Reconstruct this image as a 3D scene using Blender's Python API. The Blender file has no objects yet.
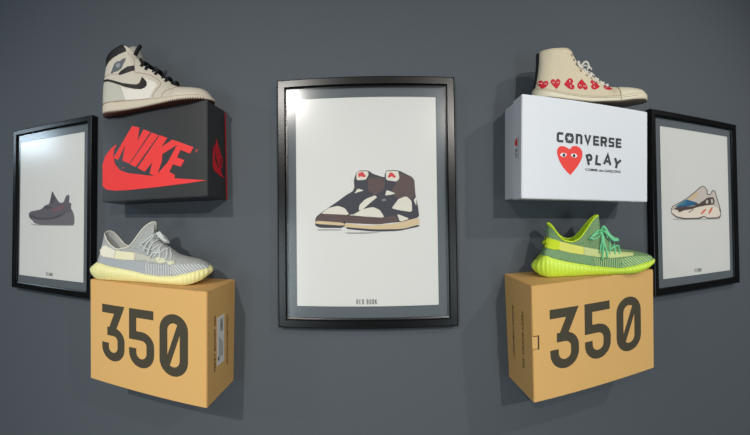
import bpy, bmesh, math, random
from mathutils import Vector, Matrix, Euler
from mathutils.bvhtree import BVHTree
from mathutils.geometry import tessellate_polygon

random.seed(4)
SC = bpy.context.scene
COL = SC.collection
PI = math.pi

# ------------------------------------------------------------------ camera
# The photograph is a cylindrical phone panorama taken one metre from a flat wall.
PXR = 433.5                      # pixels per radian (and per unit of tan(elevation))
CX, CY = 377.3, 215.2            # pixel where the camera's axis pierces the picture
cam_d = bpy.data.cameras.new('camera')
cam = bpy.data.objects.new('camera', cam_d)
COL.objects.link(cam)
SC.camera = cam
cam_d.type = 'PANO'
cam_d.panorama_type = 'CENTRAL_CYLINDRICAL'
cam_d.central_cylindrical_radius = 1.0
cam_d.central_cylindrical_range_u_min = -CX / PXR
cam_d.central_cylindrical_range_u_max = (750 - CX) / PXR
cam_d.central_cylindrical_range_v_min = -(435 - CY) / PXR
cam_d.central_cylindrical_range_v_max = CY / PXR
cam_d.clip_start = 0.01
M = Matrix.Rotation(0.0248, 4, 'X') @ Matrix.Rotation(0.0086, 4, 'Y') @ Matrix.Rotation(PI / 2, 4, 'X')
cam.matrix_world = M

# ------------------------------------------------------------------ world and lights
SC.view_settings.view_transform = 'Standard'
SC.view_settings.look = 'None'
SC.view_settings.gamma = 1.0
SC.view_settings.use_curve_mapping = False
SC.view_settings.exposure = -0.13
w = bpy.data.worlds.new('room_light')
SC.world = w
w.use_nodes = True
bg = w.node_tree.nodes['Background']
bg.inputs['Color'].default_value = (0.92, 0.97, 1.0, 1)
bg.inputs['Strength'].default_value = 0.12


def lamp(name, kind, loc, aim, power, size, colour, cone=None, blend=0.5):
    d = bpy.data.lights.new(name, kind)
    d.energy = power
    d.color = colour
    if kind == 'AREA':
        d.shape = 'RECTANGLE'
        d.size, d.size_y = size
    else:
        d.shadow_soft_size = size
        if cone:
            d.spot_size = math.radians(cone)
            d.spot_blend = blend
    o = bpy.data.objects.new(name, d)
    COL.objects.link(o)
    o.location = loc
    o.rotation_euler = (Vector(aim) - Vector(loc)).to_track_quat('-Z', 'Y').to_euler()
    return o


WARM = (1.0, 0.955, 0.90)
lamp('ceiling_spotlight', 'SPOT', (1.70, -0.95, 1.30), (0.62, 1.03, -0.50), 66, 0.03, WARM, 66, 0.9)
lamp('ceiling_spotlight', 'SPOT', (-0.92, -2.2, 1.30), (-0.78, 1.03, -0.42), 215, 0.04, WARM, 48, 0.9)
lamp('ceiling_spotlight', 'SPOT', (1.20, -3.3, 1.35), (0.45, 1.03, -0.46), 290, 0.045, WARM, 42, 0.9)
lamp('window_or_fill_light', 'AREA', (-4.7, -2.5, 1.30), (-0.6, 1.0, 0.0), 34, (0.7, 0.4), (0.66, 0.85, 1.0))  # the window, mirrored in the left frame's glass
lamp('window_or_fill_light', 'AREA', (1.45, -3.4, -0.6), (0.2, 1.0, -0.8), 30, (0.7, 1.3), (0.78, 0.93, 0.98))  # added cool fill to lift the lower wall, no window there
lamp('window_or_fill_light', 'AREA', (-1.45, -3.4, -0.6), (-0.2, 1.0, -0.8), 30, (0.7, 1.3), (0.78, 0.93, 0.98))  # matching added fill on the left, again not a window
lamp('overhead_fill', 'AREA', (0.0, -1.4, 1.9), (0.0, 0.9, -0.3), 8, (2.4, 1.2), (1.0, 0.98, 0.95))  # added soft fill from above for the dark corners, no known fixture


# ------------------------------------------------------------------ materials
def lin(c):
    return tuple(((v / 255) / 12.92 if v / 255 <= 0.04045 else ((v / 255 + 0.055) / 1.055) ** 2.4) for v in c)


MATS = {}


def mat(name, rgb, rough=0.6, spec=0.4, bump=0.0, scale=200.0, vary=0.0, rgb2=None, stretch=(1, 1, 1),
        sheen=0.0, coat=0.0, sss=0.0, metal=0.0):
    if name in MATS:
        return MATS[name]
    m = bpy.data.materials.new(name)
    m.use_nodes = True
    nt = m.node_tree
    b = nt.nodes['Principled BSDF']
    c = (*lin(rgb), 1)
    b.inputs['Base Color'].default_value = c
    b.inputs['Roughness'].default_value = rough
    b.inputs['Specular IOR Level'].default_value = spec
    b.inputs['Metallic'].default_value = metal
    b.inputs['Coat Weight'].default_value = coat
    b.inputs['Sheen Weight'].default_value = sheen
    if sss:
        b.inputs['Subsurface Weight'].default_value = sss
        b.inputs['Subsurface Radius'].default_value = (1, 1, 0.4)
        b.inputs['Subsurface Scale'].default_value = 0.006
    if bump or vary or rgb2:
        tc = nt.nodes.new('ShaderNodeTexCoord')
        mp = nt.nodes.new('ShaderNodeMapping')
        mp.inputs['Scale'].default_value = stretch
        nz = nt.nodes.new('ShaderNodeTexNoise')
        nz.inputs['Scale'].default_value = scale
        nz.inputs['Detail'].default_value = 3
        nt.links.new(tc.outputs['Object'], mp.inputs['Vector'])
        nt.links.new(mp.outputs['Vector'], nz.inputs['Vector'])
        if bump:
            bp = nt.nodes.new('ShaderNodeBump')
            bp.inputs['Strength'].default_value = bump
            bp.inputs['Distance'].default_value = 0.001
            nt.links.new(nz.outputs['Fac'], bp.inputs['Height'])
            nt.links.new(bp.outputs['Normal'], b.inputs['Normal'])
        if vary or rgb2:
            cr = nt.nodes.new('ShaderNodeValToRGB')
            c2 = lin(rgb2) if rgb2 else tuple(v * (1 - vary) for v in c[:3])
            cr.color_ramp.elements[0].position = 0.38
            cr.color_ramp.elements[1].position = 0.62
            cr.color_ramp.elements[0].color = (*c2, 1)
            cr.color_ramp.elements[1].color = c
            nt.links.new(nz.outputs['Fac'], cr.inputs['Fac'])
            nt.links.new(cr.outputs['Color'], b.inputs['Base Color'])
    MATS[name] = m
    return m


def stripe_mat(name, rgb1, rgb2, period, ang=0.0, jag=0.0, cut=0.5):
    """Knit whose two yarns alternate in stripes across the shoe's side (x, z)."""
    m = bpy.data.materials.new(name)
    m.use_nodes = True
    nt = m.node_tree
    b = nt.nodes['Principled BSDF']
    b.inputs['Roughness'].default_value = 0.85
    b.inputs['Specular IOR Level'].default_value = 0.2
    tc = nt.nodes.new('ShaderNodeTexCoord')
    mp = nt.nodes.new('ShaderNodeMapping')
    mp.inputs['Rotation'].default_value = (0, ang, 0)
    wv = nt.nodes.new('ShaderNodeTexWave')
    wv.wave_type = 'BANDS'
    wv.bands_direction = 'X'
    wv.inputs['Scale'].default_value = 2 * PI / (20 * period)
    wv.inputs['Distortion'].default_value = jag
    wv.inputs['Detail'].default_value = 0
    wv.inputs['Detail Scale'].default_value = 3
    cr = nt.nodes.new('ShaderNodeValToRGB')
    cr.color_ramp.elements[0].position = cut - 0.12
    cr.color_ramp.elements[1].position = cut + 0.12
    cr.color_ramp.elements[0].color = (*lin(rgb1), 1)
    cr.color_ramp.elements[1].color = (*lin(rgb2), 1)
    nt.links.new(tc.outputs['Object'], mp.inputs['Vector'])
    nt.links.new(mp.outputs['Vector'], wv.inputs['Vector'])
    nt.links.new(wv.outputs['Fac'], cr.inputs['Fac'])
    nt.links.new(cr.outputs['Color'], b.inputs['Base Color'])
    return m


def glass_mat():
    m = bpy.data.materials.new('picture_glass')
    m.use_nodes = True
    nt = m.node_tree
    for n in list(nt.nodes):
        if n.type != 'OUTPUT_MATERIAL':
            nt.nodes.remove(n)
    out = nt.nodes['Material Output']
    tr = nt.nodes.new('ShaderNodeBsdfTransparent')
    gl = nt.nodes.new('ShaderNodeBsdfGlossy')
    gl.inputs['Roughness'].default_value = 0.16
    fr = nt.nodes.new('ShaderNodeFresnel')
    fr.inputs['IOR'].default_value = 1.45
    mx = nt.nodes.new('ShaderNodeMixShader')
    geo = nt.nodes.new('ShaderNodeNewGeometry')
    mu = nt.nodes.new('ShaderNodeMath')          # only the outer face of the pane mirrors
    mu.operation = 'MULTIPLY'
    iv = nt.nodes.new('ShaderNodeMath')
    iv.operation = 'SUBTRACT'
    iv.inputs[0].default_value = 1.0
    nt.links.new(geo.outputs['Backfacing'], iv.inputs[1])
    nt.links.new(fr.outputs['Fac'], mu.inputs[0])
    nt.links.new(iv.outputs['Value'], mu.inputs[1])
    nt.links.new(mu.outputs['Value'], mx.inputs['Fac'])
    nt.links.new(tr.outputs['BSDF'], mx.inputs[1])
    nt.links.new(gl.outputs['BSDF'], mx.inputs[2])
    nt.links.new(mx.outputs['Shader'], out.inputs['Surface'])
    return m


# ------------------------------------------------------------------ mesh helpers
def link_mesh(name, verts, faces, m, parent=None, smooth=False, fmats=None):
    me = bpy.data.meshes.new(name)
    me.from_pydata([tuple(v) for v in verts], [], faces)
    for mm in (m if isinstance(m, list) else [m]):
        me.materials.append(mm)
    if fmats:
        for p, i in zip(me.polygons, fmats):
            p.material_index = i
    if smooth:
        me.polygons.foreach_set('use_smooth', [True] * len(me.polygons))
    me.validate()
    me.update()
    o = bpy.data.objects.new(name, me)
    COL.objects.link(o)
    if parent is not None:
        o.parent = parent
    return o


def link_bm(name, bm, m, parent=None, smooth=False):
    me = bpy.data.meshes.new(name)
    bm.normal_update()
    bm.to_mesh(me)
    bm.free()
    for mm in (m if isinstance(m, list) else [m]):
        me.materials.append(mm)
    if smooth:
        me.polygons.foreach_set('use_smooth', [True] * len(me.polygons))
    o = bpy.data.objects.new(name, me)
    COL.objects.link(o)
    if parent is not None:
        o.parent = parent
    return o


def thing(name, label, cat, loc=(0, 0, 0), rot=None, group=None):
    o = bpy.data.objects.new(name, None)
    o.empty_display_size = 0.05
    COL.objects.link(o)
    o.location = loc
    if rot is not None:
        o.rotation_euler = rot
    o['label'] = label
    o['category'] = cat
    if group:
        o['group'] = group
    return o


def bm_box(bm, lo, hi, bevel=0.0, seg=2):
    r = bmesh.ops.create_cube(bm, size=1.0)
    c = [(a + b) / 2 for a, b in zip(lo, hi)]
    s = [b - a for a, b in zip(lo, hi)]
    for v in r['verts']:
        v.co = Vector((v.co.x * s[0] + c[0], v.co.y * s[1] + c[1], v.co.z * s[2] + c[2]))
    if bevel:
        es = list({e for v in r['verts'] for e in v.link_edges})
        bmesh.ops.bevel(bm, geom=es, offset=bevel, segments=seg, affect='EDGES', clamp_overlap=True)


def tube(pts, rad, n=8, flat=1.0, cap=True):
    """Verts and faces of a round (or flattened) cord through pts."""
    pts = [Vector(p) for p in pts]
    rads = rad if isinstance(rad, (list, tuple)) else [rad] * len(pts)
    V, F = [], []
    up = None
    for i, p in enumerate(pts):
        t = (pts[min(i + 1, len(pts) - 1)] - pts[max(i - 1, 0)]).normalized()
        if up is None:
            up = t.orthogonal().normalized()
        else:
            up = (up - t * up.dot(t))
            up = up.normalized() if up.length > 1e-6 else t.orthogonal().normalized()
        sd = t.cross(up)
        for k in range(n):
            a = 2 * PI * k / n
            V.append(p + up * math.cos(a) * rads[i] + sd * math.sin(a) * rads[i] * flat)
    for i in range(len(pts) - 1):
        for k in range(n):
            k2 = (k + 1) % n
            F.append((i * n + k, i * n + k2, (i + 1) * n + k2, (i + 1) * n + k))
    if cap:
        F.append(tuple(reversed(range(n))))
        F.append(tuple(range((len(pts) - 1) * n, len(pts) * n)))
    return V, F


def merge(parts):
    V, F = [], []
    for v, f in parts:
        k = len(V)
        V += list(v)
        F += [tuple(i + k for i in q) for q in f]
    return V, F


def spline(pts, n):
    """n points along a Catmull-Rom curve through pts (any dimension), spaced by length."""
    P = [tuple(p) for p in pts]
    D = len(P[0])
    out = []
    for i in range(len(P) - 1):
        p0, p1, p2, p3 = P[max(i - 1, 0)], P[i], P[i + 1], P[min(i + 2, len(P) - 1)]
        for s in range(12):
            t = s / 12
            out.append(tuple(0.5 * (2 * p1[d] + (p2[d] - p0[d]) * t + (2 * p0[d] - 5 * p1[d] + 4 * p2[d] - p3[d]) * t * t
                                    + (3 * p1[d] - p0[d] - 3 * p2[d] + p3[d]) * t ** 3) for d in range(D)))
    out.append(P[-1])
    L = [0]
    for a, b in zip(out, out[1:]):
        L.append(L[-1] + math.sqrt(sum((x - y) ** 2 for x, y in zip(a[:2], b[:2]))) + 1e-9)
    res, j = [], 0
    for k in range(n):
        t = L[-1] * k / (n - 1)
        while j < len(L) - 2 and L[j + 1] < t:
            j += 1
        f = min(1, max(0, (t - L[j]) / (L[j + 1] - L[j])))
        res.append(tuple(a + (b - a) * f for a, b in zip(out[j], out[j + 1])))
    return res


def lerp_at(pts, x):
    """Smooth piecewise interpolation of (x, value) pairs."""
    if x <= pts[0][0]:
        return pts[0][1]
    for (a, va), (b, vb) in zip(pts, pts[1:]):
        if x <= b:
            t = (x - a) / (b - a)
            return va + (vb - va) * t
    return pts[-1][1]


def smooth_pts(pts, n=40):
    q = spline(pts, n)
    q = sorted(q)
    return [p for i, p in enumerate(q) if i == 0 or p[0] > q[i - 1][0] + 1e-6]


def stroke(pts, w, closed=False):
    """Mitred flat band along 2-D pts: list of quads' points."""
    n = len(pts)
    L, R = [], []
    for i, p in enumerate(pts):
        a = pts[(i - 1) % n] if (closed or i > 0) else None
        b = pts[(i + 1) % n] if (closed or i < n - 1) else None
        p = Vector(p)
        d1 = (p - Vector(a)).normalized() if a is not None else None
        d2 = (Vector(b) - p).normalized() if b is not None else None
        if d1 is None: d1 = d2
        if d2 is None: d2 = d1
        t = (d1 + d2)
        t = t.normalized() if t.length > 1e-5 else d1
        nrm = Vector((-t.y, t.x))
        k = max(0.45, abs(nrm.dot(Vector((-d1.y, d1.x)))))
        L.append(p + nrm * w / 2 / k)
        R.append(p - nrm * w / 2 / k)
    V = [v for pr in zip(L, R) for v in pr]
    m = n if closed else n - 1
    F = [(2 * i, 2 * i + 1, 2 * ((i + 1) % n) + 1, 2 * ((i + 1) % n)) for i in range(m)]
    return V, F


def poly2(pts):
    tri = tessellate_polygon([[Vector((x, y, 0)) for x, y in pts]])
    return [Vector(p) for p in pts], [tuple(t) for t in tri]


def disc2(c, rx, rz=None, n=16, rot=0.0):
    rz = rz or rx
    P = []
    for k in range(n):
        a = 2 * PI * k / n
        x, z = rx * math.cos(a), rz * math.sin(a)
        P.append(Vector((c[0] + x * math.cos(rot) - z * math.sin(rot), c[1] + x * math.sin(rot) + z * math.cos(rot))))
    return P, [tuple(range(n))]


def arc(cx, cy, rx, ry, a0, a1, n=8):
    return [(cx + rx * math.cos(math.radians(a0 + (a1 - a0) * k / n)), cy + ry * math.sin(math.radians(a0 + (a1 - a0) * k / n)))
            for k in range(n + 1)]


def print_front(name, shapes, y, m, parent, plane='front'):
    """Ink shapes given in (x, z) millimetres, laid on the plane y (front) or x (side) of a thing."""
    V, F = merge(shapes)
    lay = [i for i, sh in enumerate(shapes) for _ in sh[0]]      # each stroke a hair above the one before
    if plane == 'front':
        W = [(v[0] / 1000, y - 0.00004 * i, v[1] / 1000) for v, i in zip(V, lay)]
    else:
        s = -1 if y < 0 else 1          # left-hand faces read the other way round
        W = [(y, s * v[0] / 1000, v[1] / 1000) for v in V]
    o = link_mesh(name, W, F, m, parent)
    bm = bmesh.new()
    bm.from_mesh(o.data)
    bm.normal_update()
    want = Vector((0, -1, 0)) if plane == 'front' else Vector((1 if y > 0 else -1, 0, 0))
    for f in bm.faces:
        if f.normal.dot(want) < 0:
            f.normal_flip()
    bm.to_mesh(o.data)
    bm.free()
    return o


def text_shapes(s, width, height, origin=(0, 0), bold=0.0, angle=0.0, italic=False):
    """Outline of a line of writing as 2-D shapes fitted into width x height (mm), lower-left at origin."""
    cu = bpy.data.curves.new('writing', 'FONT')
    cu.body = s
    cu.offset = bold
    cu.size = 1
    ob = bpy.data.objects.new('writing', cu)
    COL.objects.link(ob)
    dg = bpy.context.evaluated_depsgraph_get()
    me = bpy.data.meshes.new_from_object(ob.evaluated_get(dg))
    V = [Vector((v.co.x, v.co.y)) for v in me.vertices]
    F = [tuple(p.vertices) for p in me.polygons]
    bpy.data.objects.remove(ob)
    bpy.data.curves.remove(cu)
    bpy.data.meshes.remove(me)
    x0, x1 = min(v.x for v in V), max(v.x for v in V)
    z0, z1 = min(v.y for v in V), max(v.y for v in V)
    ca, sa = math.cos(angle), math.sin(angle)
    out = []
    for v in V:
        x = (v.x - x0) / (x1 - x0) * width
        z = (v.y - z0) / (z1 - z0) * height
        out.append(Vector((origin[0] + x * ca - z * sa, origin[1] + x * sa + z * ca)))
    return out, F


# ------------------------------------------------------------------ measurements
# shoe boxes: x, z of the back face's centre, width, height, depth, y of the back, rotations
BOXES = {
    'nike': (-0.5267, 0.1753, 0.3096, 0.2235, 0.1068, 1.03, -0.0261, -0.0209, -0.0559),
    'l350': (-0.5119, -0.2555, 0.318, 0.2504, 0.1643, 1.03, 0.0388, 0.0169, -0.0239),
    'conv': (0.4795, 0.1704, 0.3355, 0.2299, 0.1349, 1.03, 0.0151, 0.0170, 0.0025),
    'r350': (0.4798, -0.2446, 0.3339, 0.254, 0.1464, 1.03, 0.0597, -0.032, 0.0602)}
# sneakers: heel point (x, y) on the box top and heading in degrees
AJ_LOC, AJ_YAW = (-0.694, 0.934), 2.0
CV_LOC, CV_YAW = (0.345, 0.937), -2.0
LY_LOC, LY_YAW = (-0.688, 0.893), 12.0
RY_LOC, RY_YAW = (0.368, 0.970), -15.0
# shapes printed on the three sheets, in mm from each frame's centre
ART_C= [('sh',[(-119.0,-62.9),(-63.6,-63.2),(-56.7,-66.0),(-114.4,-66.2)]),
    ('sh',[(-54.4,-70.6),(36.9,-71.3),(-4.2,-75.0),(-45.3,-74.3)]),
    ('dk',[(-122.1,-43.1),(-118.8,-32.6),(-104.8,-22.5),(-86.3,-9.9),(-67.7,2.3),(-49.3,15.9),(-33.1,24.8),(-28.5,34.0),(-29.7,50.0),(-24.6,67.4),(-16.7,73.7),(4.8,73.5),(15.2,65.6),(35.7,58.5),(47.2,56.1),(46.6,-5.6),(-17.5,-27.9),(-45.0,-30.0),(-52.1,-60.6),(-109.7,-59.8),(-121.7,-54.6)]),
    ('br',[(-118.9,-39.5),(-116.5,-31.7),(-104.9,-26.2),(-45.0,-29.1),(-31.3,-32.4),(-52.0,-48.2),(-118.9,-43.2)]),
    ('cr',[(-107.2,-26.2),(-90.9,-13.5),(-67.8,-8.2),(-51.7,-13.9),(-40.4,-30.0),(-86.4,-27.3)]),
    ('tn',[(-121.2,-42.7),(-54.3,-48.2),(-53.4,-55.1),(-121.2,-50.0)]),
    ('br',[(3.7,57.9),(42.6,55.2),(43.3,31.0),(19.4,14.2),(3.5,26.7)]),
    ('cr',[(-23.2,67.4),(-16.8,71.9),(3.8,71.6),(5.2,63.4),(-1.8,51.5),(-23.3,50.9)]),
    ('rd',[(-19.5,67.3),(-8.5,70.9),(-0.8,59.8),(-5.4,57.5),(-13.2,59.9),(-18.7,57.2)]),
    ('cr',[(-28.6,19.8),(-20.7,31.6),(-5.7,26.8),(-21.7,22.4)]),
    ('cr',[(-18.8,-19.7),(-17.3,-7.4),(-3.5,6.2),(19.4,15.1),(24.8,10.5),(10.1,-0.8),(-12.0,-19.8)]),
    ('dk',[(-54.3,-48.2),(-51.9,-41.4),(-22.1,-25.6),(14.6,-7.7),(28.4,-0.9),(42.3,26.4),(42.6,63.0),(47.3,73.1),(74.8,73.4),(112.2,54.5),(114.1,16.8),(119.8,-10.8),(122.7,-38.3),(73.6,-49.3),(-17.7,-50.8)]),
    ('br',[(77.0,67.4),(111.3,54.5),(113.7,16.8),(105.3,4.9),(74.1,3.3),(58.3,24.0),(69.9,44.5)]),
    ('br',[(-53.3,-46.8),(-45.0,-33.2),(-3.9,-34.4),(41.7,-37.6),(64.6,-31.4),(76.8,-47.0),(27.9,-53.0),(-17.7,-50.8)]),
    ('cr',[(-34.9,-31.0),(-8.3,-16.6),(14.6,-12.2),(30.5,-19.2),(41.7,-37.6),(-3.9,-34.4)]),
    ('cr',[(57.9,-15.8),(67.2,-3.5),(74.1,5.6),(92.5,12.3),(105.2,0.8),(105.9,-25.3),(78.4,-21.0)]),
    ('cr',[(109.9,3.1),(116.4,11.3),(116.1,-11.7)]),
    ('cr',[(70.1,-28.7),(100.2,-40.8),(77.2,-47.9)]),
    ('tn',[(-53.4,-49.1),(-4.0,-55.4),(64.4,-52.4),(122.3,-37.4),(123.0,-54.3),(82.6,-64.4),(18.7,-64.7),(-51.6,-58.7)]),
    ('dk',[(-51.6,-58.3),(18.7,-64.7),(82.6,-64.9),(122.6,-54.8),(121.6,-59.3),(73.4,-68.9),(18.7,-69.7),(-45.2,-63.3)]),
    ('cr',[(45.9,68.5),(49.6,71.2),(74.8,71.6),(77.3,53.7),(69.9,46.4),(45.7,50.6)]),
    ('rd',[(49.9,58.4),(55.5,68.5),(61.0,67.5),(70.0,57.4),(64.5,55.1),(59.1,59.3),(52.6,54.7)]),
    ('cr',[(43.1,14.5),(46.9,27.3),(68.7,18.4),(52.3,15.3)]),
    ('gr',[(33.9,4.5),(43.1,7.2),(46.7,2.6),(36.6,0.8)])]
ART_L= [('sh',[(-99.3,-51.3),(-45.6,-53.6),(98.4,-53.6),(94.5,-56.7),(-68.5,-57.0)]),
    ('g1',[(-99.0,-14.7),(-88.1,-9.5),(-69.3,-7.2),(-41.8,-3.4),(-24.0,9.1),(-6.4,12.8),(1.1,35.5),(6.0,55.9),(23.5,31.5),(38.5,15.4),(55.1,16.5),(65.1,36.2),(75.2,40.4),(80.2,32.5),(77.6,15.8),(87.6,12.5),(85.8,-2.7),(96.0,-16.5),(100.9,-34.6),(99.2,-53.6),(78.5,-55.0),(-45.5,-54.6),(-73.3,-48.9),(-81.9,-40.6),(-97.3,-31.3),(-100.3,-20.7)]),
    ('g2',[(-87.7,-34.7),(-54.9,-39.0),(3.1,-39.1),(41.2,-29.8),(69.9,-16.8),(89.9,-11.8),(98.9,-28.6),(100.0,-52.7),(78.5,-54.7),(-45.6,-54.2),(-72.4,-47.9)]),
    ('g3',[(-96.5,-22.4),(-87.9,-20.8),(-55.1,-31.5),(3.0,-31.8),(61.7,-15.4),(69.9,-13.1),(41.2,-28.2),(0.9,-36.8),(-55.0,-36.7),(-92.5,-29.0)]),
    ('g4',[(3.5,-7.4),(40.8,4.4),(59.4,5.5),(55.4,-2.1),(32.5,-7.9),(7.0,-12.2)]),
    ('g3',[(-32.9,2.9),(-24.0,8.5),(-4.1,3.8),(0.2,8.5),(3.4,-1.1),(-17.2,-3.9)]),
    ('g3',[(1.1,35.5),(6.0,54.3),(19.4,19.0),(-2.0,13.3)])]
ART_R= [('sh',[(-101.0,-48.4),(-50.1,-49.7),(98.3,-50.6),(102.5,-52.8),(-50.2,-52.5),(-97.5,-51.2)]),
    ('bn',[(-107.3,-20.8),(-101.7,-10.3),(-67.0,4.4),(-41.4,16.1),(-10.2,35.5),(17.9,53.5),(31.6,55.8),(46.6,42.1),(46.2,29.6),(57.8,29.9),(68.2,44.0),(81.6,40.8),(91.8,13.2),(103.8,-14.1),(107.4,-37.6),(99.1,-49.7),(43.6,-50.5),(27.6,-43.8),(11.4,-50.0),(-50.1,-50.8),(-83.8,-46.4),(-105.5,-33.2)]),
    ('bg',[(-104.5,-20.8),(-99.2,-11.4),(-67.0,2.2),(-39.9,13.9),(-8.8,32.9),(19.4,51.2),(29.9,53.4),(42.5,40.8),(42.8,26.6),(59.3,27.0),(70.2,41.1),(79.0,38.3),(88.3,12.5),(100.3,-15.3),(94.8,-23.9),(-49.3,-23.7)]),
    ('cm',[(-105.2,-20.8),(-75.1,-23.1),(-30.4,-22.6),(12.7,-9.7),(61.6,-4.7),(95.1,-16.6),(104.8,-36.1),(94.1,-45.7),(43.7,-46.9),(27.7,-40.2),(5.6,-46.4),(-50.0,-46.9),(-82.9,-42.0),(-103.3,-30.5)]),
    ('tt',[(-37.7,13.3),(-9.6,30.6),(8.2,35.1),(1.9,22.7),(-14.0,13.7),(-29.5,7.8)]),
    ('bl',[(-92.9,-13.1),(-67.1,1.6),(-42.6,11.0),(-29.5,7.8),(1.2,0.9),(4.9,-6.3),(-48.9,-10.9)]),
    ('te',[(-87.4,-9.7),(-63.4,1.1),(-41.0,4.8),(-52.4,-2.5),(-78.3,-9.7)]),
    ('bn',[(-97.2,-16.9),(-74.8,-11.3),(-10.8,-9.9),(29.3,9.2),(45.8,18.3),(70.8,20.3),(77.6,9.3),(74.2,-4.3),(40.9,-6.9),(0.8,-12.7),(-22.7,-18.5),(-56.7,-23.1),(-75.3,-29.8),(-78.7,-23.6),(-89.5,-19.4)]),
    ('bn',[(-10.7,-5.0),(-14.4,0.8),(1.1,-2.0),(4.8,-10.7)]),
    ('bg',[(35.1,0.4),(41.5,11.7),(48.8,8.9),(46.0,-2.4)]),
    ('bg',[(58.8,12.0),(65.6,14.5),(70.5,9.8),(68.9,0.2),(61.7,-1.1)]),
    ('og',[(11.1,-34.3),(28.3,-20.8),(39.8,-17.3),(34.2,-25.3),(19.0,-35.5)]),
    ('og',[(47.4,-34.5),(50.6,-25.3),(61.3,-13.4),(68.5,-11.8),(64.4,-22.3),(53.2,-34.2)]),
    ('bn',[(-40.1,-29.9),(-16.9,-18.0),(-14.2,-19.4),(-34.5,-30.0)])]


# ------------------------------------------------------------------ the wall
WALL_Y = 1.03
wall_m = mat('slate_blue_wall_paint', (80, 86, 92), rough=0.66, spec=0.3, bump=0.25, scale=260, vary=0.05)
bm = bmesh.new()
bm_box(bm, (-3.2, WALL_Y, -1.45), (3.2, WALL_Y + 0.12, 1.45))
wall = link_bm('wall_back', bm, wall_m)
wall['kind'] = 'structure'

# ------------------------------------------------------------------ framed prints
frame_m = mat('black_lacquered_wood', (10, 9, 10), rough=0.24, spec=0.28, bump=0.05, scale=90, stretch=(1, 1, 1))
mat_m = mat('grey_mat_board', (88, 95, 100), rough=0.8, bump=0.1, scale=600)
paper_m = mat('white_print_paper', (212, 211, 207), rough=0.55, spec=0.3)
ink_m = mat('dark_grey_ink', (58, 54, 50), rough=0.6)
GLASS = glass_mat()
ART = dict(
    dk=mat('print_navy_black', (50, 52, 62)), br=mat('print_brown', (84, 66, 64)), cr=mat('print_cream', (214, 210, 196)),
    tn=mat('print_tan', (205, 184, 145)), rd=mat('print_red', (202, 52, 58)), gr=mat('print_grey', (120, 122, 126)),
    sh=mat('print_floor_grey', (150, 150, 150)), g1=mat('print_ash', (92, 88, 95)), g2=mat('print_ash_light', (104, 101, 107)),
    g3=mat('print_ash_dark', (72, 69, 76)), g4=mat('print_dusty_rose', (122, 82, 90)), bn=mat('print_umber', (74, 60, 56)),
    bg=mat('print_stone', (196, 186, 176)), cm=mat('print_ivory', (226, 214, 198)), tt=mat('print_sand', (206, 178, 142)),
    bl=mat('print_petrol_blue', (30, 92, 130)), te=mat('print_teal', (62, 132, 142)), og=mat('print_orange', (214, 104, 76)))


def rounded(pts, k=1):
    """Corner-cut (Chaikin) outline, so drawn shapes have soft corners."""
    for _ in range(k):
        q = []
        for i, a in enumerate(pts):
            b = pts[(i + 1) % len(pts)]
            q += [(a[0] * .86 + b[0] * .14, a[1] * .86 + b[1] * .14), (a[0] * .14 + b[0] * .86, a[1] * .14 + b[1] * .86)]
        pts = q
    return pts


def caption_strokes(width, height, cx, cz):
    """RED BOOK in narrow even capitals."""
    G = {'R': [[(0, 0), (0, 1), (.8, 1), (1, .85), (1, .6), (.8, .47), (0, .47)], [(.45, .47), (1, 0)]],
         'E': [[(1, 1), (0, 1), (0, 0), (1, 0)], [(0, .5), (.85, .5)]],
         'D': [[(0, 0), (0, 1), (.7, 1), (1, .8), (1, .2), (.7, 0), (-.08, 0)]],
         'B': [[(0, 0), (0, 1), (.75, 1), (.95, .85), (.95, .65), (.75, .52), (0, .52)], [(.7, .52), (1, .38), (1, .15), (.75, 0), (-.08, 0)]],
         'O': [[(.25, 1), (.75, 1), (1, .8), (1, .2), (.75, 0), (.25, 0), (0, .2), (0, .8), (.25, 1), (.4, 1)]],
         'K': [[(0, 0), (0, 1)], [(1, 1), (.1, .45)], [(.3, .6), (1, 0)]]}
    step = width / 7.6
    gw, t = step * 0.62, step * 0.2
    out, x = [], cx - width / 2
    for ch in 'RED BOOK':
        if ch == ' ':
            x += step * 0.6
            continue
        for st in G[ch]:
            out.append(stroke([(x + t / 2 + a * (gw - t), cz - height / 2 + t / 2 + b * (height - t)) for a, b in st], t))
        x += step
    return out


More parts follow.
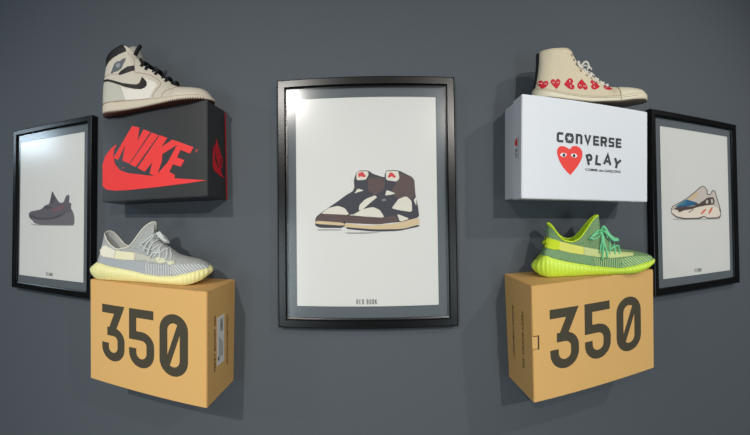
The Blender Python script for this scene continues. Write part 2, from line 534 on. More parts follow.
def picture(label, cx, cz, w, h, fw, art, cap, paper, capsize, tilt=0.0):
    """A framed print whose front face stands 3 cm off the wall."""
    t = thing('picture_frame', label, 'framed print', (cx, WALL_Y, cz), (0, tilt, 0), 'framed sneaker prints')
    prof = [(0.0, 0.0), (0.0, -0.026), (0.0012, -0.0285), (0.003, -0.0295), (fw - 0.0055, -0.0295), (fw - 0.0042, -0.0282), (fw - 0.0035, -0.022),
            (fw, -0.021), (fw, -0.010), (fw, 0.0)]
    V, F = [], []
    for o, y in prof:
        for sx, sz in ((-1, 1), (1, 1), (1, -1), (-1, -1)):
            V.append((sx * (w / 2 - o), y, sz * (h / 2 - o)))
    n = len(prof)
    for i in range(n - 1):
        for k in range(4):
            k2 = (k + 1) % 4
            F.append((i * 4 + k, i * 4 + k2, (i + 1) * 4 + k2, (i + 1) * 4 + k))
    fo = link_mesh('frame_moulding', V, F, frame_m, t)
    bm = bmesh.new()
    bm.from_mesh(fo.data)
    bmesh.ops.recalc_face_normals(bm, faces=bm.faces)
    bm.to_mesh(fo.data)
    bm.free()
    bm = bmesh.new()
    bm_box(bm, (-w / 2 + fw - 0.002, -0.016, -h / 2 + fw - 0.002), (w / 2 - fw + 0.002, -0.004, h / 2 - fw + 0.002))
    link_bm('mat_board', bm, mat_m, t)
    px0, px1, pz0, pz1 = paper
    bm = bmesh.new()
    bm_box(bm, (px0 - cx, -0.0185, pz0 - cz), (px1 - cx, -0.0161, pz1 - cz), 0.0004, 1)
    link_bm('print_sheet', bm, paper_m, t)
    # the printed shoe: one mesh, many inks
    V, F, fm = [], [], []
    keys = []
    for i, (key, pts) in enumerate(art):
        if key not in keys:
            keys.append(key)
        pts = rounded(pts)
        tri = tessellate_polygon([[Vector((a, b, 0)) for a, b in pts]])
        base = len(V)
        y = -0.0186 - 0.00004 * (i + 1)
        for a, b in pts:
            V.append((a / 1000, y, b / 1000))
        for q in tri:
            A, B, C = (V[base + j] for j in q)
            nn = (Vector(B) - Vector(A)).cross(Vector(C) - Vector(A))
            q = tuple(base + j for j in q)
            F.append(q if nn.y < 0 else tuple(reversed(q)))
            fm.append(keys.index(key))
    me_o = link_mesh('printed_shoe', V, F, [ART[k] for k in keys], t, fmats=fm)
    tw, th = capsize
    print_front('caption', caption_strokes(tw, th, cap[0], cap[1]), -0.0187, ink_m, t)
    bm = bmesh.new()
    bm_box(bm, (-w / 2 + fw - 0.001, -0.0215, -h / 2 + fw - 0.001), (w / 2 - fw + 0.001, -0.0205, h / 2 - fw + 0.001))
    link_bm('glass', bm, GLASS, t)
    return t


picture('black framed print of one dark grey knit sneaker, beside the black box', -0.950, 0.0565, 0.345, 0.541, 0.0205,
        ART_L, (-1.9, -211.9), (-1.094, -0.813, -0.1695, 0.283), (30, 11))
picture('largest black framed print, showing a pair of brown and cream high-tops', -0.0245, 0.0565, 0.420, 0.587, 0.0235,
        ART_C, (-1.5, -232.4), (-0.191, 0.141, -0.187, 0.303), (50, 11.5), -0.004)
picture('black framed print of a chunky sneaker with blue and orange, beside the white box', 0.921, 0.0555, 0.362, 0.542, 0.0205,
        ART_R, (-2.6, -211.3), (0.779, 1.065, -0.170, 0.282), (30, 11))

# ------------------------------------------------------------------ shoe boxes
kraft_m = mat('kraft_cardboard', (219, 174, 108), rough=0.75, spec=0.25, bump=0.12, scale=420, vary=0.06, stretch=(1, 1, 3))
kraft_ink = mat('box_ink_olive_black', (66, 60, 45), rough=0.7)
small_ink = mat('box_small_writing', (84, 60, 34), rough=0.7)


def box_root(label, k):
    x, z, w, h, d, yb, rx, ry, rz = BOXES[k]
    R = (Matrix.Rotation(rz, 3, 'Z') @ Matrix.Rotation(ry, 3, 'Y') @ Matrix.Rotation(rx, 3, 'X'))
    pen = max((R @ Vector((sx * w / 2, 0, sz * h / 2))).y for sx in (-1, 1) for sz in (-1, 1))
    t = thing('shoe_box', label, 'shoe box', (x, yb, z), (rx, ry, rz), 'shoe boxes mounted on the wall')
    return t, w, h, d, pen + 0.0005


def back_to_wall(t, o, y_local, gap):
    """Carry the rear of a carton's shell back to the wall it is fixed to."""
    bpy.context.view_layer.update()
    M_ = Euler(t.rotation_euler, 'XYZ').to_matrix()
    for v in o.data.vertices:
        if v.co.y > y_local - 0.004:
            w_ = M_ @ v.co + t.location
            v.co.y += (WALL_Y - gap - w_.y) / M_[1][1]


def digit_strokes(ch, x0, x1, z0, z1, w):
    """Centre lines of the tall condensed numerals."""
    a, b = x0 + w / 2, x1 - w / 2
    lo, hi = z0 + w / 2, z1 - w / 2
    H = hi - lo
    rx = (b - a) / 2
    cx = (a + b) / 2
    if ch == '3':
        mz = lo + H * 0.53
        top = [(x0, hi), (b - w * 0.25, hi), (a + (b - a) * 0.42, mz + w * 0.12)]
        bowl = [(a + (b - a) * 0.12, mz), (cx, mz)] + arc(cx, mz - rx * 0.9, rx, rx * 0.9, 80, 0, 6) + \
            arc(cx, lo + rx, rx, rx, 0, -180, 12) + [(a, lo + rx + w * 0.45)]
        return [stroke(top, w), stroke(bowl, w)]
    if ch == '5':
        mz = lo + H * 0.55
        s = [(x1 - w * 0.1, hi), (a, hi), (a, mz), (cx, mz)] + arc(cx, mz - rx * 0.9, rx, rx * 0.9, 80, 0, 6) + \
            arc(cx, lo + rx, rx, rx, 0, -180, 12) + [(a, lo + rx + w * 0.45)]
        return [stroke(s, w)]
    o = arc(cx, hi - rx, rx, rx, 0, 180, 12) + arc(cx, lo + rx, rx, rx, 180, 360, 12)
    return [stroke(o, w, True), stroke([(a + w * 0.5, lo + rx * 0.62), (b - w * 0.5, hi - rx * 0.62)], w * 0.66)]


def kraft_box(k, label, d3, d5, d0, side):
    t, w, h, d, pen = box_root(label, k)
    bm = bmesh.new()
    bm_box(bm, (-w / 2, -d + 0.0015, -h / 2), (w / 2, -pen, h / 2), 0.0012, 2)
    o = link_bm('carton', bm, kraft_m, t)
    back_to_wall(t, o, -pen, 0.0005)
    bm = bmesh.new()
    bm_box(bm, (-w / 2 + 0.0008, -d, -h / 2 + 0.0008), (w / 2 - 0.0008, -d + 0.0022, h / 2 - 0.0008), 0.0007, 2)
    link_bm('front_flap', bm, kraft_m, t)
    yf = -d - 0.0003
    for ch, (x0, x1, z0, z1) in (('3', d3), ('5', d5), ('0', d0)):
        print_front('printed_numeral', digit_strokes(ch, x0, x1, z0, z1, 20.5), yf, kraft_ink, t)
    sx = side * (w / 2 + 0.0003)
    return t, w, h, d, sx


t, w, h, d, sx = kraft_box('l350', 'tan cardboard shoe box printed 350, under the pale grey and cream sneaker', (-121, -54, -67, 69), (-41, 28, -67, 69),
                           (42, 114, -70, 69), 1)
# side writing runs upwards, in two lines, with the paper label over the first
print_front('side_writing', [text_shapes('YEEZY BOOST 350', 128, 11, (-115.5, -64), 0.02, PI / 2)], sx, small_ink, t, 'side')
print_front('side_writing', [text_shapes('ADIDAS.COM/YEEZY', 122, 11, (-39, -70), 0.02, PI / 2)], sx, small_ink, t, 'side')
bm = bmesh.new()
bm_box(bm, (sx, -0.109, -0.053), (sx + 0.0006, -0.066, 0.057))
lab = link_bm('size_label', bm, mat('label_paper', (222, 222, 218), rough=0.5), t)
lab['label'] = 'white paper size label with bar code'
bars = []
zz = 22.0
random.seed(9)
while zz < 50:
    bw = random.choice((0.8, 1.2, 2.0))
    bars.append(([Vector((-92, zz)), Vector((-76, zz)), Vector((-76, zz + bw)), Vector((-92, zz + bw))], [(0, 1, 2, 3)]))
    zz += bw + random.choice((0.9, 1.4))
for a in range(5):
    x_ = -98 + a * 5.2
    bars.append(([Vector((x_, -36)), Vector((x_ + 1.5, -36)), Vector((x_ + 1.5, 12 - a * 4)), Vector((x_, 12 - a * 4))], [(0, 1, 2, 3)]))
bars.append(([Vector((-105, -42)), Vector((-97, -42)), Vector((-97, -34)), Vector((-105, -34))], [(0, 1, 2, 3)]))
print_front('label_print', bars, sx + 0.0009, mat('label_black', (45, 45, 46)), lab, 'side')

t, w, h, d, sx = kraft_box('r350', 'tan cardboard shoe box printed 350, under the lime green sneaker', (-125, -53, -65, 70), (-37, 34, -62, 70),
                           (51, 125, -64, 70), -1)
print_front('side_writing', [text_shapes('YEEZY BOOST 350', 132, 11, (88, 63), 0.02, -PI / 2)], sx, small_ink, t, 'side')
print_front('side_writing', [text_shapes('ADIDAS.COM/YEEZY', 126, 11, (30, 62), 0.02, -PI / 2)], sx, small_ink, t, 'side')
bm = bmesh.new()
bm_box(bm, (-w / 2 - 0.0012, -d - 0.0012, -0.009), (-w / 2 + 0.0120, -d + 0.008, 0.017), 0.0005, 1)
link_bm('tuck_tab', bm, kraft_m, t)
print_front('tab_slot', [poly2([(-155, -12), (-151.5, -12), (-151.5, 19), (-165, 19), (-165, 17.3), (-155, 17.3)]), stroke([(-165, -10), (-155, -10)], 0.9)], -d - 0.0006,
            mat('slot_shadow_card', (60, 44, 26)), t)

# the black and red box
t, w, h, d, pen = box_root('glossy black shoe box with large red logo, under the cream high-top with black laces', 'nike')
red_m = mat('box_red', (232, 48, 46), rough=0.5)
blk_m = mat('black_coated_card', (40, 40, 40), rough=0.34, spec=0.5, bump=0.05, scale=120)
redcard = mat('red_card', (205, 16, 38), rough=0.5)
bm = bmesh.new()
bm_box(bm, (-w / 2 + 0.0015, -d + 0.006, -h / 2 + 0.0015), (w / 2 - 0.0015, -pen, h / 2 - 0.0015), 0.001, 2)
bt = link_bm('box_base', bm, redcard, t)
bt['label'] = 'red card tray of the box'
back_to_wall(t, bt, -pen, 0.0005)
bm = bmesh.new()
bm_box(bm, (-w / 2, -d, -h / 2), (w / 2, -pen - 0.010, h / 2), 0.0016, 3)
back_to_wall(t, link_bm('lid', bm, blk_m, t), -pen - 0.010, 0.012)
yf = -d - 0.0004
letters = {'N': [(-57.0, 79.0), (-34.2, 71.8), (-39.7, 38.7), (-21.8, 65.3), (-0.9, 55.4), (-65.2, -16.8), (-87.5, -6.8), (-78.9, 32.0), (-100.7, -3.0), (-117.8, 2.8)], 'I': [(2.7, 53.7), (22.6, 44.5), (-44.9, -27.5), (-64.1, -18.9)], 'K': [(25.6, 44.1), (48.0, 34.8), (31.3, 14.3), (61.6, 28.7), (77.8, 21.7), (74.9, 14.5), (33.9, -3.4), (32.0, -21.8), (19.7, -50.3), (17.0, -58.4), (-3.3, -48.3), (4.4, -20.7), (-17.7, -42.2), (-39.6, -30.6)], 'E': [(74.9, 23.3), (118.9, 4.1), (109.5, -9.8), (83.8, 1.5), (74.9, -15.8), (94.7, -23.9), (84.8, -38.6), (63.3, -31.1), (53.1, -48.5), (69.4, -57.4), (66.1, -67.5), (17.0, -59.1), (19.7, -50.3), (48.7, -25.0), (74.2, 13.6)]}
sw_pts = [(-105.3, 39.3), (-115, 24), (-117, 5), (-111, -14), (-95, -31), (-70, -41), (-30, -48), (12.8, -55.8), (74.8, -66), (152.5, -75.5),
          (104.4, -79), (12.8, -83), (-60, -84.5), (-110, -83.5), (-140, -78.5), (-152.7, -68), (-153.7, -10), (-144.2, 12), (-125.5, 29)]
sp = sw_pts
logo = [poly2(letters[c]) for c in 'NIKE'] + [poly2(sp), disc2((-84.8, -25.8), 1.8)]
lg = print_front('printed_logo', logo, yf, red_m, t)
print_front('registered_mark', [stroke([(127 + 3.4 * math.cos(k * PI / 6), -4.5 + 3.4 * math.sin(k * PI / 6)) for k in range(12)], 1.2, True), disc2((127, -4.5), 1.3)],
            yf, mat('dim_red', (170, 70, 70)), t)
# the same mark, small, on the right side
def rot_side(shape):
    V, F = shape
    out = []
    for v in V:
        x, z = v[0] / 275, v[1] / 165
        out.append(Vector((-45 + x * 62, -12 + z * 84 - x * 16)))
    return out, F
print_front('side_logo', [rot_side(poly2(letters[c])) for c in 'NIKE'] + [rot_side(poly2(sp))], w / 2 + 0.0004,
            mat('side_red', (214, 22, 40), rough=0.5), t, 'side')

# the white box
t, w, h, d, pen = box_root('white shoe box with red heart logo, under the cream canvas high-top', 'conv')
white_m = mat('white_coated_card', (222, 225, 230), rough=0.42, spec=0.45)
bm = bmesh.new()
bm_box(bm, (-w / 2 + 0.003, -d + 0.01, -h / 2 + 0.003), (w / 2 - 0.003, -pen, h / 2 - 0.003), 0.001, 2)
back_to_wall(t, link_bm('box_base', bm, white_m, t), -pen, 0.0005)
bm = bmesh.new()
bm_box(bm, (-w / 2, -d, -h / 2), (w / 2, -0.072, h / 2), 0.0016, 3)
link_bm('lid', bm, white_m, t)
yf = -d - 0.0004
gink = mat('charcoal_ink', (52, 54, 58), rough=0.6)
S = 5.8


def glyph(ch, x, z, w_, h_, s):
    """Square-shouldered capitals with even strokes."""
    l, r, b, tp = x + s / 2, x + w_ - s / 2, z + s / 2, z + h_ - s / 2
    c = 2.2
    m_ = z + h_ / 2
    if ch == 'C':
        return [stroke([(x + w_, tp), (l + c, tp), (l, tp - c), (l, b + c), (l + c, b), (x + w_, b)], s)]
    if ch == 'N':
        return [stroke([(l, z), (l, tp), (r - c, tp), (r, tp - c), (r, z)], s)]
    if ch == 'V':
        return [stroke([(l, z + h_), ((l + r) / 2, b + 0.4), (r, z + h_)], s)]
    if ch == 'E':
        return [stroke([(x + w_, tp), (l, tp), (l, b), (x + w_, b)], s), stroke([(l, m_), (x + w_ - 1, m_)], s * 0.85)]
    if ch == 'R':
        return [stroke([(l, z), (l, tp), (r - c, tp), (r, tp - c), (r, m_ + c * 0.4), (r - c, m_ - 1), (l, m_ - 1)], s), stroke([(r - s * 0.8, m_ - 1), (r + 0.4, z)], s)]
    if ch == 'S':
        return [stroke([(x + w_, tp), (l + 1, tp), (l, tp - 1), (l, m_ + 1), (l + 1, m_), (r - 1, m_), (r, m_ - 1), (r, b + 1), (r - 1, b), (x, b)], s * 0.9)]
    return []


shapes = []
x = -84.0
Z0, HH = 14.5, 23.5
adv = {'C': 19, 'O': 25, 'N': 20, 'V': 22, 'E': 18.5, 'R': 20.5, 'S': 18.5}
for ch in 'CONVERSE':
    ww = adv[ch] - 2.4
    if ch == 'O':
        ox, oz = x, Z0
        cxo, czo = x + ww / 2, Z0 + HH / 2
        star = [(cxo + (8.2 if k % 2 == 0 else 3.4) * math.sin(PI * k / 5), czo + (8.2 if k % 2 == 0 else 3.4) * math.cos(PI * k / 5)) for k in range(10)]
        rad = []
        for k in range(10):   # square ring around the star
            a = PI * k / 5
            sx_, sz_ = math.sin(a), math.cos(a)
            sc = min(ww / 2 / max(abs(sx_), 1e-6), HH / 2 / max(abs(sz_), 1e-6), 13.6)
            rad.append((cxo + sx_ * sc, czo + sz_ * sc))
        V = [Vector(p) for pr in zip(rad, star) for p in pr]
        F = [(2 * i, 2 * i + 1, 2 * ((i + 1) % 10) + 1, 2 * ((i + 1) % 10)) for i in range(10)]
        shapes.append((V, F))
    else:
        shapes += glyph(ch, x, Z0, ww, HH, S)
    x += adv[ch] * 174 / (19 + 25 + 20 + 22 + 18.5 + 20.5 + 18.5 + 18.5 - 2.4)
# PLAY in tilting letters
def tilt_glyph(strokes, px, pz, ang, s):
    ca, sa = math.cos(math.radians(ang)), math.sin(math.radians(ang))
    return [stroke([(px + a * ca - b * sa, pz + a * sa + b * ca) for a, b in st], s) for st in strokes]
PW = 5.8
shapes += tilt_glyph([[(2.3, 0), (2.3, 22.5), (10, 22.5), (13, 19.5), (13, 14), (10, 11), (4.5, 11)]], -3.5, -33, 15, PW)
shapes += tilt_glyph([[(2.3, 23.5), (2.3, 2.3), (15, 2.3)]], 15.5, -30.5, -6, PW)
shapes += tilt_glyph([[(0, 0), (9, 24), (18, 0)], [(4.5, 8), (14, 8)]], 39.5, -28, -4, PW)
shapes += tilt_glyph([[(0, 23), (8.5, 11), (17, 23)], [(8.5, 12.5), (8.5, 0)]], 65, -33, -14, PW)
shapes += [text_shapes('COMME des GARCONS', 98, 6.2, (-11.5, -46.5), 0.01)]
shapes += [stroke([(61, -46.6), (61.8, -48.2), (60.2, -48.8)], 0.9)]
print_front('printed_lettering', shapes, yf, gink, t)
heart = spline([(-51.0, 0.5), (-45, 7.5), (-35, 9.5), (-25, 6.0), (-18.5, -4), (-20, -18), (-28, -33), (-38, -46), (-49.4, -58.5)], 22) + \
    spline([(-49.4, -58.5), (-61, -49), (-74, -33), (-82, -15), (-82.5, -2), (-76, 5.5), (-67, 6.5), (-58, 4), (-51.0, 0.5)], 22)[1:-1]
print_front('printed_heart', [poly2(heart)], yf, mat('heart_red', (238, 52, 42), rough=0.5), t)
def eye(cx_, cz_, s, flip):
    P = spline([(-10.2 * s, -0.5), (-5 * s, 4.8 * s), (3 * s, 5.2 * s), (9.5 * s, 1.5), (4 * s, -4.6 * s), (-4 * s, -4.8 * s), (-10.2 * s, -0.5)], 22)[:-1]
    return poly2([(cx_ + (a if flip else -a), cz_ + b) for a, b in P])
print_front('printed_eye_whites', [eye(-67.0, -13.6, 0.86, True), eye(-40, -13.2, 0.86, False)], yf - 0.0003, mat('eye_white', (240, 240, 240)), t)
print_front('printed_pupils', [disc2((-66, -13.8), 3.3, 3.9), disc2((-40.5, -13.6), 3.3, 3.9)], yf - 0.0006, mat('eye_black', (25, 25, 28)), t)
sx = -w / 2 - 0.0004
print_front('side_heart', [poly2([(97 + b * 0.30, 14 - a * 0.30) for a, b in [(p[0] + 50, p[1] + 22) for p in heart]])], sx, MATS['heart_red'], t, 'side')
print_front('side_writing', [text_shapes('COMME des GARCONS', 49, 4.5, (110, 27), 0.02, -PI / 2),
                             text_shapes('PLAY', 21, 12, (91, -1), 0.02, -PI / 2)], sx, gink, t, 'side')


# ------------------------------------------------------------------ sneakers
def half_width(x, x0, x1, k=1.0):
    """Half the width of a shoe's plan at x (mm), rounded at heel and toe."""
    t = max(0.0, min(1.0, (x - x0) / (x1 - x0)))
    b = lerp_at([(0, 33), (0.12, 34), (0.25, 33), (0.42, 33.5), (0.58, 40), (0.72, 46.5), (0.80, 47), (1, 45)], t)
    if t < 0.12:
        b *= math.sqrt(max(0, 1 - ((0.12 - t) / 0.12) ** 2))
    if t > 0.74:
        b *= max(0, 1 - ((t - 0.74) / 0.26) ** 2.3) ** 0.5
    return b * k


def sole_mesh(x0, x1, zt, zb, k=1.0, bulge=None, rib=0.0, ribn=0, N=120, bevel=2.0, rows=7):
    """Sole block: plan outline swept from zb(x) up to zt(x), with side bulge(x, t) in mm."""
    ring = []
    for i in range(N):
        a = 2 * PI * i / N
        c = math.cos(a)
        x = (x0 + x1) / 2 - (x1 - x0) / 2 * c
        y = half_width(x, x0, x1, k) * (1 if math.sin(a) >= 0 else -1)
        ring.append((x, y))
    V, F = [], []
    for j in range(rows):
        t = j / (rows - 1)
        for i, (x, y) in enumerate(ring):
            xa, ya = ring[i - 1]
            xb, yb = ring[(i + 1) % N]
            d = Vector((xb - xa, yb - ya))
            d = d.normalized() if d.length > 1e-6 else Vector((0, 1))
            n = Vector((d.y, -d.x))
            if n.dot(Vector((x - (x0 + x1) / 2, y * 3))) < 0:
                n = -n
            off = bulge(x, t) if bulge else 0
            if not bulge:
                off = -bevel * (1 - math.sqrt(max(0, 1 - max(0, (abs(2 * t - 1) - 0.7) / 0.3) ** 2)))
            if rib:
                off += rib * math.cos(2 * PI * ribn * (x - x0) / (x1 - x0)) * math.sin(PI * t)
            px, py = x + n.x * off, y + n.y * off
            V.append((px / 1000, py / 1000, (zb(x) + (zt(x) - zb(x)) * t) / 1000))
    for j in range(rows - 1):
        for i in range(N):
            i2 = (i + 1) % N
            F.append((j * N + i, j * N + i2, (j + 1) * N + i2, (j + 1) * N + i))
    # caps across the width
    for base, top in ((0, False), ((rows - 1) * N, True)):
        for i in range(N // 2):
            a, b = base + i, base + (i + 1)
            c, d = base + (N - i - 1) % N, base + (N - i) % N
            q = [a, b, c, d]
            u = []
            for q_ in q:
                if q_ not in u:
                    u.append(q_)
            if len(u) > 2:
                F.append(tuple(u))
    return V, F


def fix_normals(o):
    bm = bmesh.new()
    bm.from_mesh(o.data)
    bmesh.ops.remove_doubles(bm, verts=bm.verts, dist=1e-6)
    bmesh.ops.recalc_face_normals(bm, faces=bm.faces)
    bm.to_mesh(o.data)
    bm.free()
    return o


def bvh_of(*pairs):
    V, F = merge(pairs)
    return BVHTree.FromPolygons([Vector(v) for v in V], F)


class Shoe:
    """Upper lofted between a sole line and a traced top line; opening where A > 0."""

    def __init__(self, root, x0, x1, st, top, kw=0.94, heel_shift=0.0, N=96, R=22, tilt=0.0, dz=0.0, drop=None):
        self.drop = drop or [(0, 0), (1, 0)]
        self.root, self.x0, self.x1, self.tilt, self.dz = root, x0, x1, tilt, dz
        self.st = [(x, self.fz(x, z)) for x, z in smooth_pts(st)]
        cols = spline([(tx, self.fz(tx, tz), A, bx) for tx, tz, A, bx in top], N)
        V, F = [], []
        self.rim = []
        for i, (tx, tz, A, bx) in enumerate(cols):
            A = max(0.0, A)
            bz = lerp_at(self.st, bx) - 1.5
            W = half_width(bx, x0, x1, kw)
            op = min(1, A / 8)
            op = op * op * (3 - 2 * op)
            Aw = A
            if i == 0:
                W, Aw = 0.0, 0.0
            sh = heel_shift * math.exp(-(bx - cols[0][3]) / 22)
            self.rim.append((tx, tz, Aw))
            for side in (-1, 1):
                for j in range(R):
                    v = j / (R - 1)
                    closed = max(0, 1 - v ** 2.4) ** 0.55
                    opened = 1 - v ** 1.3
                    y = Aw + (W - Aw) * (closed * (1 - op) + opened * op)
                    x = bx + (tx - bx) * v + sh * math.sin(PI * v)
                    z = bz + (tz - (lerp_at(self.drop, tx) if side < 0 else 0) - bz) * v
                    V.append((x / 1000, side * y / 1000, z / 1000))
        for i in range(N - 1):
            for s in range(2):
                for j in range(R - 1):
                    a = (i * 2 + s) * R + j
                    b = ((i + 1) * 2 + s) * R + j
                    F.append((a, a + 1, b + 1, b) if s else (a, b, b + 1, a + 1))
        self.V, self.F = V, F
        self.extra = []

    def fz(self, x, z):
        return z - self.tilt * x + self.dz

    def upper(self, m, name='upper'):
        return fix_normals(link_mesh(name, self.V, self.F, m, self.root, True))

    def lining(self, m, depth=55, rim_m=None, rim_r=2.0, i0=0, i1=None, thick=3.0, name='collar_lining'):
        """Inner wall of the opening."""
        rim = [(x, z, A) for x, z, A in self.rim if A > 0.5]
        V, F = [], []
        R = 7
        for x, z, A in rim:
            zb = lerp_at(self.st, x) + 3
            for side in (-1, 1):
                for j in range(R):
                    t = j / (R - 1)
                    d = min(depth, max(2, z - zb)) * t
                    y = max(0, A - thick * min(1, t * 4)) * (1 - t ** 4)
                    V.append((x / 1000, side * y / 1000, (z - d - (lerp_at(self.drop, x) if side < 0 else 0) * (1 - t)) / 1000))
        for i in range(len(rim) - 1):
            for s in range(2):
                for j in range(R - 1):
                    a = (i * 2 + s) * R + j
                    b = ((i + 1) * 2 + s) * R + j
                    F.append((a, b, b + 1, a + 1))
        return fix_normals(link_mesh(name, V, F, m, self.root, True))

    def rim_tube(self, name, m, r, x_lo=-99, x_hi=999):
        rim = [(x, z, A) for x, z, A in self.rim if A > 0.3 and x_lo <= x <= x_hi]
        parts = []
        near = [(x / 1000, -A / 1000, (z - lerp_at(self.drop, x)) / 1000) for x, z, A in rim]
        far = [(x / 1000, A / 1000, z / 1000) for x, z, A in rim]
        parts.append(tube(list(reversed(far)) + near, r / 1000, 8))
        V, F = merge(parts)
        return link_mesh(name, V, F, m, self.root, True)

    def bvh(self, *more):
        self.tree = bvh_of((self.V, self.F), *more)
        return self.tree

    def hit(self, x, z, side=-1):
        """Point on the flank at (x, z) mm; side -1 is the flank seen in the photograph."""
        P, n, _, _ = self.tree.ray_cast(Vector((x / 1000, 0.2 * side, z / 1000)), Vector((0, -side, 0)), 0.2)
        if P is None:
            P, n, _, _ = self.tree.find_nearest(Vector((x / 1000, 0.020 * side, z / 1000)))
        if n.y * side < 0:
            n = -n
        return P, n

    def patch(self, name, pts, m, lift=0.6, thick=0.9, step=4.0, both=True, label=None):
        """A panel cut to the outline pts (x, z mm), laid over the flank."""
        if both is True:
            self.patch(name, pts, m, lift, thick, step, 1, label)
        sides = (1,) if both == 1 and both is not True else (-1,)
        allV, allF = [], []
        for side in sides:
            bm = bmesh.new()
            for poly in (pts if isinstance(pts[0][0], (tuple, list)) else [pts]):
                poly = [(x, self.fz(x, z)) for x, z in poly]
                tri = tessellate_polygon([[Vector((x, z, 0)) for x, z in poly]])
                vs = [bm.verts.new((x, 0, z)) for x, z in poly]
                for q in tri:
                    try:
                        bm.faces.new([vs[i] for i in q])
                    except ValueError:
                        pass
            xs = [v.co.x for v in bm.verts]
            zs = [v.co.z for v in bm.verts]
            for lo, hi, ax in ((min(xs), max(xs), 0), (min(zs), max(zs), 2)):
                k = math.ceil(lo / step)
                while k * step < hi:
                    co = Vector((0, 0, 0)); co[ax] = k * step
                    no = Vector((0, 0, 0)); no[ax] = 1
                    bmesh.ops.bisect_plane(bm, geom=bm.verts[:] + bm.edges[:] + bm.faces[:], plane_co=co, plane_no=no)
                    k += 1
            for v in bm.verts:
                P, n = self.hit(v.co.x, v.co.z, side)
                v.co = P + n * lift / 1000
            bm.verts.index_update()
            base = len(allV)
            nv = len(bm.verts)
            allV += [tuple(v.co) for v in bm.verts]
            back = []
            for v in bm.verts:
                allV.append((v.co.x, v.co.y - side * thick / 1000, v.co.z))
            for f in bm.faces:
                idx = [base + v.index for v in f.verts]
                allF.append(tuple(idx))
                allF.append(tuple(i + nv for i in reversed(idx)))
            for e in bm.edges:
                if len(e.link_faces) == 1:
                    a, b = (base + v.index for v in e.verts)
                    allF.append((a, b, b + nv, a + nv))
            bm.free()
        o = link_mesh(name, allV, allF, m, self.root, True)
        fix_normals(o)
        if label:
            o['label'] = label
        return o

    def line(self, pts, r=0.7, lift=0.3, n=24, side=-1):
        P = spline([(x, self.fz(x, z)) for x, z in pts], n)
        out = []
        for x, z in P:
            p, nn = self.hit(x, z, side)
            out.append(p + nn * lift / 1000)
        return tube(out, r / 1000, 6)

    def rim_at(self, x):
        best = min(self.rim, key=lambda r: abs(r[0] - x))
        return best


def cord(pts, r, flat=1.0, n=20, m=8, shoe=None):
    """Cord through pts (mm); with a shoe given it is laid on the outside of that shoe."""
    out = []
    for p in spline(pts, n):
        x, y, z = (c / 1000 for c in p)
        if shoe is not None:
            sd = -1 if y <= 0.001 else 1
            P, nn, _, _ = shoe.tree.ray_cast(Vector((x, 0.2 * sd, z)), Vector((0, -sd, 0)), 0.2)
            if P is not None and P.y * sd > 0:
                y = sd * max(abs(y), abs(P.y) + r * 0.0007)
        out.append((x, y, z))
    return tube(out, r / 1000, m, flat)


def lace_rungs(shoe, xs, r, rise, flat=1.0, drop=3.0, reach=3.0, slant=0.0):
    parts = []
    for x in xs:
        tx, tz, A = shoe.rim_at(x)
        A2 = max(A, 4)
        parts.append(cord([(tx - drop - slant, -A2 - reach, tz - 5), (tx - slant * 0.5, -A2 * 0.8, tz + rise * 0.7), (tx, 0, tz + rise),
                           (tx + slant * 0.5, A2 * 0.8, tz + rise * 0.7), (tx - drop + slant, A2 + reach, tz - 5)], r, flat))
    return parts


def tongue(shoe, name, centre, widths, thick, curve, m, N=26, K=11, label=None):
    """Curved padded slab along the centre line (x, z)."""
    C = spline([(x, shoe.fz(x, z), w_) for (x, z), w_ in zip(centre, widths)], N)
    V, F = [], []
    for i in range(N):
        x, z, w_ = C[i]
        xa, za, _ = C[max(i - 1, 0)]
        xb, zb, _ = C[min(i + 1, N - 1)]
        d = Vector((xb - xa, zb - za)).normalized()
        n = Vector((d.y, -d.x))          # towards the front of the shoe
        if n.x < 0:
            n = -n
        end = min(1.0, (N - 1 - i) / 3)
        th = thick * math.sqrt(max(0.04, 1 - (1 - end) ** 2)) if i > N - 5 else thick
        for layer in (0, 1):
            for k in range(K):
                u = -1 + 2 * k / (K - 1)
                off = -curve * u * u - (th if layer else 0) * (1 - 0.5 * u * u)
                V.append(((x + n.x * off) / 1000, w_ * u / 1000, (z + n.y * off) / 1000))
    for i in range(N - 1):
        for k in range(K - 1):
            a = i * 2 * K + k
            b = a + 2 * K
            F.append((a, a + 1, b + 1, b))
            F.append((a + K, b + K, b + K + 1, a + K + 1))
        for k in (0, K - 1):
            a = i * 2 * K + k
            b = a + 2 * K
            F.append((a, b, b + K, a + K))
    for k in range(K - 1):
        for a in (k, (N - 1) * 2 * K + k):
            F.append((a, a + 1, a + 1 + K, a + K))
    o = fix_normals(link_mesh(name, V, F, m, shoe.root, True))
    if label:
        o['label'] = label
    return o


def seat(k, x, y, yaw):
    """Height and rotation of something standing on the top of box k, and the slope along its heading."""
    bx, bz, w_, h_, d_, yb, rx, ry, rz = BOXES[k]
    Rb = Euler((rx, ry, rz), 'XYZ').to_matrix()
    n = Rb @ Vector((0, 0, 1))
    q = Rb @ Vector((0, 0, h_ / 2)) + Vector((bx, yb, bz))
    z = q.z - (n.x * (x - q.x) + n.y * (y - q.y)) / n.z
    Rt = Vector((0, 0, 1)).rotation_difference(n).to_matrix() @ Matrix.Rotation(math.radians(yaw), 3, 'Z')
    hd = Vector((math.cos(math.radians(yaw)), math.sin(math.radians(yaw))))
    return z, Rt.to_euler(), -(n.x * hd.x + n.y * hd.y) / n.z


def shoe_root(label, k, place, yaw, cat='sneaker', sc=1.0):
    z, rot, slope = seat(k, place[0], place[1], yaw)
    t = thing('sneaker', label, cat, (place[0], place[1], z + 0.0004), rot, 'sneakers displayed on the boxes')
    t.scale = (sc, 1, 1)
    return t


